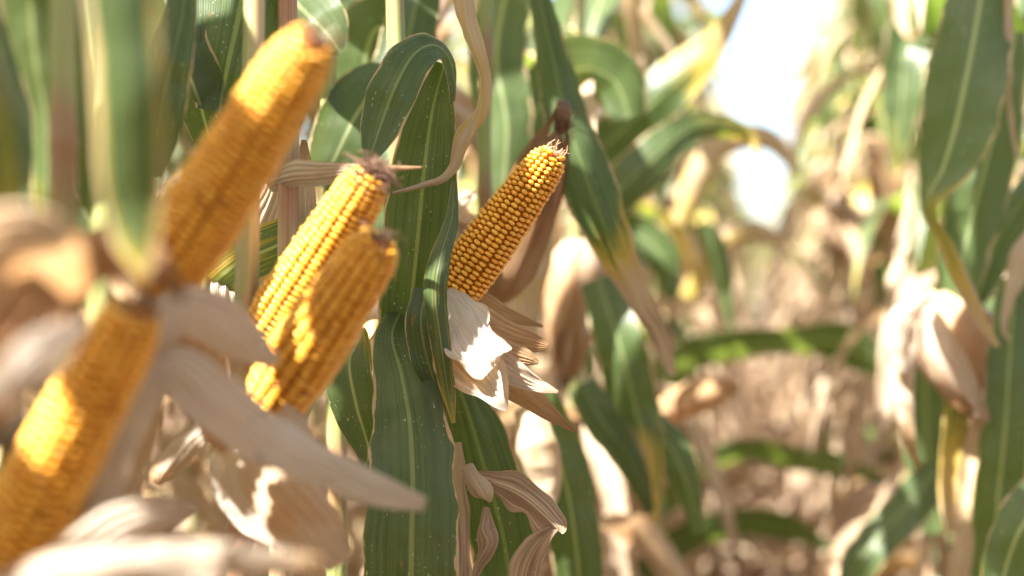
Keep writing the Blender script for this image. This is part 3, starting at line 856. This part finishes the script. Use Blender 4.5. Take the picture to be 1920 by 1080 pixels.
# crumpled brown dead leaf
for spec, dr, kw in [
    ([(880, 895, 1.23, 23), (925, 905, 1.22, 46, 20), (985, 935, 1.21, 71, 0), (1040, 985, 1.205, 54, 0), (1046, 996, 1.205, 10, 60)], [1., .95, .92, .98], dict(fold=.45, crump=.003, seed=71, ragged=.7, nl=60, nc=16)),
    ([(1044, 990, 1.206, 15, 30), (1015, 1015, 1.21, 46, 10), (990, 1060, 1.22, 65, 0), (975, 1130, 1.23, 54, 0)], [.97, .92, .9], dict(fold=-.35, crump=.003, seed=74, ragged=.7, nl=50, nc=16)),
    ([(872, 872, 1.21, 35), (888, 896, 1.2, 48, 0), (906, 924, 1.198, 45, 0), (918, 942, 1.2, 9, 40)], [.8, .78, .8, .85], dict(fold=-.1, curl=.7, crump=.002, seed=72, ragged=.5, nl=40, nc=16)),
    ([(912, 950, 1.205, 14), (905, 990, 1.2, 39, 10), (915, 1020, 1.2, 48, 0), (895, 1060, 1.205, 23, 30), (885, 1110, 1.21, 7)], [.95, .9, .9, .95], dict(fold=.3, curl=.4, crump=.003, seed=75, ragged=.6, nl=50, nc=16)),
    ([(858, 830, 1.24, 15), (860, 920, 1.24, 34, 20), (868, 1010, 1.24, 31, -20), (862, 1130, 1.24, 35)], [.8, .86, .9], dict(fold=.4, crump=.004, seed=73, ragged=.5))]:
    put(E, 'leaf', pix_blade(spec, dr, **kw), 'crumpled brown dead leaf')

# --- plant F: between the pair and the centre, a little behind -------------------------
Fp = hero(622, 1.42, 'corn plant with reddish stalk behind the pair of ears, its broad leaf bent over', 16, H=2.2, r=.0125, n_up=4, plane=0.6, dry=(.3, .1), nodes=[.12, .3, .48, .66, .82, .97, 1.12, 1.29, 1.46, 1.63, 1.8, 1.97])
put(Fp, 'leaf', pix_blade([(760, 180, 1.5, 60), (710, 165, 1.45, 110, 10), (665, 220, 1.42, 130, 0), (630, 290, 1.41, 110, 0), (600, 350, 1.41, 40, 0)], [.05, .05, .06], fold=.12, wave=.1, seed=81))
put(Fp, 'leaf', pix_blade([(500, -60, 1.4, 130), (560, 10, 1.38, 150, 0), (610, 60, 1.37, 110, 0), (640, 100, 1.37, 20, 0)], [.05, .06, .1], fold=.1, curl=.3, edge=.2, seed=82))
put(Fp, 'leaf', pix_blade([(740, 60, 1.6, 90), (700, 60, 1.6, 130, 0), (670, 180, 1.6, 130), (650, 300, 1.6, 100), (640, 420, 1.6, 40)], [.05, .08, .1], fold=.25, seed=83))
put(Fp, 'leaf', pix_blade([(790, 620, 1.5, 60), (740, 420, 1.5, 110), (730, 250, 1.52, 120), (760, 100, 1.55, 110), (790, -40, 1.6, 80)], [.1, .06, .05], fold=.25, seed=84))

# --- plant G: behind the ear in focus, husked ear --------------------------------------
G = hero(918, 1.62, 'corn plant just behind the sharp ear, its ear shut in tan husk with dark silk', 17, H=2.2, n_up=4, plane=0.5, dry=(.5, .2), nodes=[.12, .3, .48, .66, .84, 1.0, 1.13, 1.26, 1.42, 1.6, 1.78, 1.95])
b, t = P(925, 560, 1.54), P(1052, 235, 1.47)
eG = husked_ear(G, frame_from(loc_pt(G, b), loc_pt(G, t)), (t - b).length, .030, 91, .5, 0)
shank(G, eG, G.location + Vector((0, 0, 1.05)), b)
put_sub(G, eG, 'silk', tube([P(1050, 245, 1.47), P(1055, 215, 1.465), P(1056, 190, 1.46)], [.006, .0085, .0065], 8, M_SILK))
put_sub(G, eG, 'husk_leaf', pix_blade([(850, 480, 1.5, 30), (880, 400, 1.5, 90), (890, 450, 1.49, 70), (850, 420, 1.48, 20)], [.3, .35, .4], curl=.4, seed=92, **HK))
# long blade crossing from the top, browning at its tip
put(G, 'leaf', pix_blade([(1000, -60, 1.62, 30), (1030, 80, 1.58, 58, 0), (1062, 220, 1.56, 84, 0), (1105, 350, 1.55, 104, 0), (1150, 460, 1.55, 78, 0), (1195, 560, 1.56, 56, 20), (1235, 640, 1.57, 46, 40), (1262, 705, 1.58, 10)], [.04, .05, .06, .1, .35, .75, .85, .8], fold=.25, edge=.15, seed=93, nl=60))
put(G, 'leaf', pix_blade([(935, 420, 1.9, 50), (960, 300, 1.88, 90), (1010, 200, 1.88, 110), (1080, 130, 1.9, 130), (1150, 150, 1.9, 110, 10), (1180, 220, 1.9, 70)], [.05, .05, .1, .12], fold=.2, seed=94))
put(G, 'leaf', pix_blade([(930, 480, 1.8, 60), (950, 250, 1.8, 100), (930, 100, 1.82, 110), (960, -60, 1.85, 90)], [.08, .05, .05], fold=.25, seed=95))
put(G, 'leaf', pix_blade([(960, 640, 1.75, 60), (990, 540, 1.75, 70), (1010, 480, 1.76, 60), (1030, 400, 1.78, 30)], [.7, .6, .6], curl=.5, crump=.005, seed=96))
put(G, 'leaf', pix_blade([(985, 760, 1.55, 60), (1005, 830, 1.53, 90), (1025, 900, 1.53, 70), (1030, 960, 1.53, 20)], [.7, .68, .7], curl=.5, crump=.006, seed=97))
put(G, 'leaf', pix_blade([(1010, 740, 1.62, 60), (1040, 830, 1.62, 95), (1070, 950, 1.62, 100), (1090, 1120, 1.63, 90)], [.05, .05, .1], edge=.35, fold=.2, seed=98))

# --- plant H: beyond, husked ear hanging, leaf with yellow end --------------------------
Hp = hero(1085, 2.15, 'corn plant with a hanging tan husked ear and a leaf turning yellow at its end', 18, H=2.15, n_up=4, plane=0.3, dry=(.6, .3))
b, t = P(1085, 450, 2.05), P(1060, 715, 2.03)
eH = husked_ear(Hp, frame_from(loc_pt(Hp, b), loc_pt(Hp, t)), (t - b).length, .037, 101, .45, 1)
put(Hp, 'leaf', pix_blade([(1085, 330, 2.2, 60), (1150, 260, 2.2, 90, 0), (1220, 195, 2.2, 100, 0), (1290, 130, 2.2, 84, 0), (1345, 70, 2.2, 50, 0), (1400, -20, 2.2, 14, 0)], [.04, .05, .1, .35, .5, .75], fold=.2, seed=103, edge=.1))
put(Hp, 'leaf', pix_blade([(1100, 420, 2.1, 70), (1200, 320, 2.1, 90), (1300, 240, 2.15, 60), (1400, 250, 2.2, 30), (1420, 300, 2.2, 8)], [.1, .12, .3, .6], fold=.3, seed=104))
put(Hp, 'leaf', pix_blade([(1120, 520, 1.95, 70), (1160, 640, 1.9, 95), (1195, 780, 1.9, 90), (1215, 880, 1.9, 60), (1225, 980, 1.9, 20)], [.05, .06, .2, .4, .45], fold=.25, seed=105))
put(Hp, 'leaf', pix_blade([(1130, 800, 2.0, 40), (1190, 790, 1.95, 60), (1250, 830, 1.93, 75), (1285, 900, 1.92, 60), (1310, 1000, 1.92, 20)], [.04, .04, .06], fold=.2, seed=106))
put(Hp, 'leaf', pix_blade([(1090, 720, 1.9, 60), (1130, 790, 1.88, 70), (1180, 860, 1.88, 60), (1220, 960, 1.9, 20)], [.05, .04, .05], fold=.2, seed=107))
put(Hp, 'leaf', pix_blade([(1215, 790, 2.3, 40), (1270, 760, 2.28, 70), (1330, 735, 2.27, 70), (1385, 720, 2.27, 20)], [.65, .66, .7], curl=.5, crump=.006, seed=108, mat=M_HUSK))
put(Hp, 'leaf', pix_blade([(1110, 500, 2.4, 50), (1180, 440, 2.4, 80), (1240, 480, 2.38, 70), (1260, 560, 2.38, 20)], [.05, .08, .1], fold=.2, seed=109))

# --- right-hand row, near plants -----------------------------------------------------------
R1 = hero(1905, 1.95, 'near corn plant at the right edge with a pale husked ear hanging down', 41, H=2.2, n_up=4, plane=0.4, dry=(.6, .3))
b, t = P(1745, 556, 1.86), P(1882, 800, 1.83)
eR = husked_ear(R1, frame_from(loc_pt(R1, b), loc_pt(R1, t)), (t - b).length, .054, 111, .30, 0, .36)
shank(R1, eR, R1.location + Vector((0, 0, 1.16)), b)
for spec, dr, kw in [
    ([(1740, 560, 1.84, 30), (1695, 590, 1.83, 50), (1680, 640, 1.83, 46), (1690, 700, 1.83, 20)], [.25, .3, .3], dict(curl=.5, seed=112, crump=.003)),
    ([(1708, 600, 1.83, 20), (1700, 690, 1.84, 34, 0), (1696, 770, 1.84, 34, 0), (1704, 830, 1.84, 24, 20), (1725, 880, 1.84, 8)], [.3, .35, .4, .55, .65], dict(curl=.3, seed=113, crump=.004)),
    ([(1740, 572, 1.79, 20), (1765, 620, 1.765, 36, 0), (1805, 700, 1.76, 40, 0), (1840, 765, 1.765, 24, 0), (1855, 792, 1.78, 8)], [.25, .3, .35, .4], dict(curl=-.4, seed=114, crump=.003))]:
    put_sub(R1, eR, 'husk_leaf', pix_blade(spec, dr, **HK, **kw))
put(R1, 'leaf', pix_blade([(1850, -80, 1.72, 90), (1828, 60, 1.7, 140, 0), (1800, 200, 1.69, 150, 10), (1770, 310, 1.69, 120, 30), (1738, 385, 1.69, 46, 60), (1770, 460, 1.69, 34, 50), (1815, 560, 1.69, 34, 30), (1870, 650, 1.69, 10)], [.05, .06, .08, .15, .3, .4, .5, .6], fold=.2, edge=.3, seed=115, nl=60))
put(R1, 'leaf', pix_blade([(1905, 60, 1.85, 40), (1880, 180, 1.84, 80, 0), (1845, 320, 1.83, 110, 0), (1812, 450, 1.83, 100, 0), (1790, 560, 1.83, 70, 10), (1775, 640, 1.84, 20)], [.06, .05, .06, .1], fold=.25, seed=116, nl=50))
put(R1, 'leaf', pix_blade([(1905, 520, 1.8, 60), (1895, 640, 1.78, 80), (1885, 800, 1.77, 84), (1870, 950, 1.77, 90), (1860, 1120, 1.78, 80)], [.05, .05, .06, .1], fold=.25, seed=117))
put(R1, 'leaf', pix_blade([(1850, 760, 1.88, 30), (1830, 860, 1.87, 60, 20), (1810, 960, 1.87, 70, 30), (1800, 1100, 1.87, 60)], [.6, .62, .66, .7], curl=.5, crump=.006, seed=118))
put(R1, 'leaf', pix_blade([(1800, 700, 1.9, 50), (1790, 780, 1.9, 50, 10), (1775, 900, 1.9, 46, 20), (1785, 1000, 1.9, 30)], [.2, .35, .5, .6], curl=.3, fold=.2, seed=119))
put(R1, 'leaf', pix_blade([(1955, 420, 1.75, 40), (1910, 480, 1.74, 60, 20), (1885, 560, 1.74, 30, 40), (1880, 620, 1.74, 14, 40), (1895, 640, 1.74, 5)], [.7, .75, .8], curl=.8, crump=.004, seed=120))
put(R1, 'leaf', pix_blade([(1890, -40, 1.7, 24), (1885, 100, 1.7, 22, 30), (1888, 200, 1.7, 16, 60), (1905, 290, 1.7, 6)], [.6, .6, .65, .7], curl=.8, seed=121))
put(R1, 'leaf', pix_blade([(1960, 920, 1.62, 90), (1925, 970, 1.6, 110, 20), (1890, 1050, 1.6, 90, 10), (1870, 1140, 1.6, 60)], [.06, .06, .2], edge=.3, fold=.2, seed=122))
put(R1, 'leaf', pix_blade([(1960, 330, 1.9, 60), (1900, 400, 1.9, 70), (1850, 500, 1.9, 70), (1830, 580, 1.9, 20)], [.06, .05, .1], fold=.2, seed=123))
R2 = hero(1790, 2.6, 'second corn plant of the right-hand row, green leaves drooping over dry ones', 42, H=2.2, n_up=5, plane=0.4, up_from=1.2)
put(R2, 'leaf', pix_blade([(1735, 560, 2.3, 60), (1735, 700, 2.3, 90), (1740, 850, 2.3, 90), (1760, 1000, 2.3, 60)], [.05, .05, .1], fold=.2, seed=124))
put(R2, 'leaf', pix_blade([(1760, 880, 2.2, 60), (1690, 960, 2.2, 90, 20), (1620, 1040, 2.2, 80, 20), (1590, 1100, 2.2, 40)], [.04, .04, .05], fold=.2, seed=125))
put(R2, 'leaf', pix_blade([(1770, 250, 2.5, 70), (1735, 130, 2.5, 110), (1700, 80, 2.48, 90), (1690, 200, 2.46, 70), (1680, 320, 2.46, 20)], [.05, .06, .1, .3], fold=.2, seed=126))
R3 = hero(1980, 2.35, 'corn plant cut by the right edge, seen behind the hanging husked ear', 43, H=2.2, n_up=5, plane=0.8, up_from=1.1)

# leaves arching over the path from the plants farther on
XL = hero(1235, 3.1, 'corn plant whose long dark leaf arches across the path at mid height', 44, H=2.1, n_up=4, plane=0.2, up_from=1.35)
put(XL, 'leaf', pix_blade([(1235, 760, 3.1, 40), (1275, 680, 3.06, 75, 36), (1360, 655, 3.02, 82, 51), (1470, 645, 3.0, 87, 46), (1560, 640, 2.98, 92, 36), (1630, 670, 2.97, 80, 26), (1690, 715, 2.97, 20, 20)], [.03, .03, .03, .03, .05], fold=.15, seed=131, nl=50))
put(XL, 'leaf', pix_blade([(1240, 960, 3.2, 40), (1300, 885, 3.15, 55, 36), (1400, 850, 3.1, 67, 51), (1500, 862, 3.08, 67, 46), (1580, 880, 3.08, 57, 36), (1650, 890, 3.08, 10, 30)], [.04, .04, .04], fold=.15, seed=132))
put(XL, 'leaf', pix_blade([(1200, 1080, 3.0, 50), (1270, 1020, 2.97, 75, 36), (1370, 990, 2.95, 75, 46), (1460, 985, 2.94, 70, 41), (1560, 1030, 2.94, 14, 30)], [.04, .04, .05], fold=.15, seed=133))
put(XL, 'leaf', pix_blade([(1310, 420, 2.8, 30), (1335, 450, 2.8, 44), (1355, 520, 2.8, 40), (1370, 620, 2.8, 10)], [.03, .03, .05], fold=.2, seed=134))

put(XL, 'leaf', pix_blade([(1270, 420, 3.1, 40), (1320, 320, 3.1, 60, 20), (1385, 268, 3.1, 64, 30), (1450, 272, 3.1, 50, 30), (1500, 330, 3.1, 12)], [.5, .6, .66, .7, .75], curl=.4, seed=135))
put(XL, 'leaf', pix_blade([(1290, 560, 3.2, 40), (1350, 470, 3.2, 54, 20), (1420, 440, 3.2, 50, 20), (1490, 470, 3.2, 12)], [.4, .55, .6, .7], curl=.4, seed=136))
# ------------------------------------------------------------------ the rows farther along
protos = []
def place(along, off, label, group, seed, tight=0.5):
    rnd = random.Random(seed)
    p = row_pt(along, off)
    if len(protos) < 10:
        o = generic_plant('corn_plant', 500 + len(protos) * 7, p, label, group, plane=None, spread=tight)
        protos.append(o)
    else:
        o = copy_tree(protos[rnd.randrange(len(protos))])
        o.location = p
        o.rotation_euler.z = rnd.gauss(0, 0.35) + (math.pi if rnd.random() < 0.5 else 0)
        s = rnd.uniform(0.92, 1.08); o.scale = (s, s, s * (1.14 if 'beyond' in group else 1.0))
    o['label'] = label; o['group'] = group
    return o
rr = random.Random(77)
a = -2.6
while a < -0.62:
    place(a, rr.gauss(-0.08, 0.03), 'corn plant of the left row standing behind the camera', 'left row plants behind the camera', rr.randrange(99999), 0.3)
    a += rr.uniform(0.2, 0.3)
a = -3.0
while a < -0.35:
    place(a, 0.98 + rr.gauss(0, 0.03), 'corn plant of the right row standing beside or behind the camera', 'right row plants behind the camera', rr.randrange(99999), 0.3)
    a += rr.uniform(0.2, 0.3)
a = -2.6
while a < 1.5:
    place(a, 1.6 + rr.gauss(0, 0.03), 'corn plant of the second right row standing beside the camera', 'second right row plants beside the camera', rr.randrange(99999), 0.3)
    a += rr.uniform(0.2, 0.3)
ORD = ['nearest', 'second', 'third', 'fourth', 'fifth', 'sixth', 'seventh', 'eighth', 'ninth', 'tenth', 'eleventh', 'twelfth', 'thirteenth', 'fourteenth']
a = 1.35; k = -1
while a < 13:
    k += 1
    place(a, rr.gauss(-0.02, 0.05), ORD[k] + ' blurred corn plant past the sharp ear in the row left of the path' if k < 14 else 'far blurred corn plant toward the end of the row left of the path', 'left row plants beyond the sharp ear', rr.randrange(99999))
    a += rr.uniform(0.18, 0.27)
a = 1.9; k = -1
while a < 13:
    k += 1
    place(a, 0.76 + rr.gauss(0, 0.04), ORD[k] + ' blurred corn plant past the hanging husked ear in the row right of the path' if k < 14 else 'far blurred corn plant toward the end of the row right of the path', 'right row plants beyond the hanging ear', rr.randrange(99999))
    a += rr.uniform(0.14, 0.21)
a = -2.5
while a < 7.5:
    place(a, -0.72 + rr.gauss(0, 0.05), 'shaded corn plant of the second row showing dark behind the left ears', 'second row plants on the left', rr.randrange(99999), 1.0)
    a += rr.uniform(0.16, 0.22)
for off in (-2.22, -2.96):
    a = -1.0
    while a < 7:
        place(a, off + rr.gauss(0, 0.05), 'shaded corn plant deep in the field behind the left ears', 'plants deep in the field on the left', rr.randrange(99999), 1.0)
        a += rr.uniform(0.25, 0.4)
a = -2.0
while a < 6.5:
    place(a, -1.5 + rr.gauss(0, 0.05), 'shaded corn plant of the third row, deep behind the left ears', 'third row plants on the left', rr.randrange(99999), 1.0)
    a += rr.uniform(0.22, 0.32)
a = 3.0
while a < 9:
    place(a, 1.5 + rr.gauss(0, 0.05), 'corn plant of the second row on the right, glimpsed between nearer leaves', 'second row plants on the right', rr.randrange(99999), 1.0)
    a += rr.uniform(0.25, 0.35)

# upper leaves of the left row removed at random to let sun onto the path
rt = random.Random(31)
for o in list(bpy.data.objects):
    if o.type == 'MESH' and o.name.startswith('leaf') and o.parent and o.parent.get('group', '') in ('left row plants beyond the sharp ear',) and o.parent.location.y > 3.0:
        if sum(v.co.z for v in o.data.vertices) / len(o.data.vertices) > 1.15 and rt.random() < 0.22: bpy.data.objects.remove(o)

# unseen leaves added above the view to cast shade on chosen spots
def shade_leaf(root, target, t, along, L, W, seed):
    c = target + SUNV * t
    if root is None:      # hung on the nearest plant of the second row
        root = min((o for o in bpy.data.objects if o.get('group') == 'second row plants on the left'), key=lambda o: (o.location - Vector((c.x - 0.5, c.y, 0))).length)
    a = (along - SUNV * along.dot(SUNV)).normalized(); sd = SUNV.cross(a).normalized()
    ax = root.location + Vector((0, 0, max(1.5, c.z - 0.25)))
    if (c - a * L / 2 - ax).length > (c + a * L / 2 - ax).length: a = -a
    p0, p1 = c - a * L / 2, c + a * L / 2
    pts = [ax, (ax + p0) / 2 + Vector((0, 0, .06)), p0, c, p1, p1 + a * 0.035 - Vector((0, 0, .01))]
    o = link('leaf', ribbon(pts, [.035, .05, W, W, W * .9, .004], [sd] * 6, [.05, .05, .06, .1, .3], 36, 8, fold=.08, wave=.06, seed=seed), root)  # leaf-shaped sun blocker, added out of view
    o.matrix_local = root.matrix_basis.inverted()
    o['keep'] = seed
def ax3(a, b): return (P(*a) - P(*b)).normalized()
axB, axE, axC, axA = ax3((592, 66, .76), (300, 530, .83)), ax3((1041, 284, 1.195), (836, 566, 1.225)), ax3((716, 446, .86), (512, 752, .93)), ax3((266, 566, .73), (-60, 1170, .79))
UP = Vector((0, 0, 1))
for args in [(None, P(402, 322, .80), .80, SUNV.cross(axB), .16, .075, 201), (None, P(325, 440, .82), .74, SUNV.cross(axB), .06, .085, 202),
             (None, P(880, 498, 1.215), .78, axE, .12, .085, 203),
             (None, P(225, 640, .74), .85, SUNV.cross(axA), .16, .075, 205), (None, P(0, 1000, .77), .92, SUNV.cross(axA), .14, .085, 206),
             (None, P(755, 975, 1.15), .9, UP, .20, .075, 207), (Fp, P(780, 420, 1.22), .75, UP, .28, .07, 208),
             (R1, P(1800, 170, 1.69), .62, UP, .30, .12, 209), (R1, P(1885, 900, 1.77), 1.0, UP, .4, .12, 211)]:
    shade_leaf(*args)

# gaps in the canopy: leaves that would stand in these shafts of sun are not grown
SHAFTS = [(P(560, 90, .765), .03), (P(520, 140, .775), .03), (P(480, 190, .785), .028), (P(560, 140, .77), .028), (P(600, 100, .76), .025),
          (P(675, 350, 1.0), .022), (P(640, 410, 1.01), .022), (P(605, 460, 1.02), .022), (P(575, 520, 1.03), .022),
          (P(575, 590, .93), .014), (P(590, 645, .93), .014), (P(515, 715, .95), .012),
          (P(95, 830, .74), .022), (P(85, 870, .74), .02), (P(105, 790, .74), .02),
          (P(905, 695, 1.15), .012), (P(925, 645, 1.15), .012), (P(945, 755, 1.15), .01),
          (P(1020, 292, 1.19), .012), (P(1740, 600, 1.8), .03), (P(450, 820, .80), .014), (P(1010, 810, 1.53), .02), (P(820, 240, 1.2), .012), (P(480, 800, .81), .014), (P(645, 875, .835), .014), (P(60, 640, .58), .02), (P(60, 430, .54), .02)]
def in_view(v):
    return v.y > 0.05 and abs(v.x / v.y) < 0.375 and abs((v.z - CAMZ) / v.y) < 0.212
def crowds(vs):
    # leaves that would grow into the open space in front of the ears, or right across the path, were pushed aside
    for v in vs:
        if 0 < v.x < 0.62 and -0.5 < v.y < 1.1 and abs(v.z - CAMZ) < 0.3: return True      # the open path where the photographer stands
        if v.y < 0.08: 
            if v.y > -0.1 and abs(v.x) < 0.1 and abs(v.z - CAMZ) < 0.1: return True
            continue
        if not in_view(v): continue
        px = 960 + v.x / v.y * F; py = 540 - (v.z - CAMZ) / v.y * F
        if v.y < (1.0 if px < 330 else 1.36 if px < 850 else 1.8 if px < 1000 else 1.75): return True
        if (1400 < px < 1490 and py < 250 and v.y < 6) or (1405 < px < 1465 and py < 415 and v.y < 20): return True
    return False
def clear_shafts():
    for o in list(bpy.data.objects):
        if o.type != 'MESH' or o.name.split('.')[0] not in ('leaf', 'tassel') or o.parent is None or o.get('keep'): continue
        if o.location.length > 1e-6 and o.parent.get('group') == 'corn plants close to the camera': continue   # leaves set by hand
        m = o.parent.matrix_basis @ o.matrix_basis
        vs = [m @ v.co for v in o.data.vertices]
        c = sum(vs, Vector()) / len(vs)
        hit = crowds(vs)
        for p, r in SHAFTS:
            d = c - p
            if hit or (d - SUNV * d.dot(SUNV)).length > 0.6: continue
            for v in vs:
                d = v - p; a = d.dot(SUNV)
                if a > 0.03 and (d - SUNV * a).length < r + 0.014: hit = True; break
            if hit: break
        if hit: bpy.data.objects.remove(o)
clear_shafts()

# the far end of the field: a mass nobody could count
def far_field():
    rnd = random.Random(9); parts = []
    for i in range(520):
        if i < 330: p = row_pt(rnd.uniform(13, 27), rnd.choice([-1.48, -0.74, 0, 0.76, 1.5, 2.24]) + rnd.gauss(0, 0.05))
        else: p = row_pt(rnd.uniform(27, 31), rnd.uniform(-8, 8))
        H = rnd.uniform(1.9, 2.3); pl = rnd.gauss(0.2, 0.6)
        for k in range(9):
            z = 0.3 + k * 0.2
            parts.append(rand_leaf(rnd, k, z, pl + math.pi * (k % 2) + rnd.gauss(0, 0.3), asdata=True, nl=7, nc=2, start=p))
        v, f, u, at = tube([p, p + Vector((0, 0, H / 2)), p + Vector((0, 0, H))], [.012, .01, .004], 4, asdata=True)
        parts.append((v, f, u, [0.5] * len(v)))
    V, Fc, U, Dd = join_data(parts)
    o = link('distant_corn', mesh_of('distant_corn', V, Fc, M_LEAF, U, {'dry': Dd}))
    o['kind'] = 'stuff'; o['label'] = 'distant mass of corn closing the end of the path'
far_field()
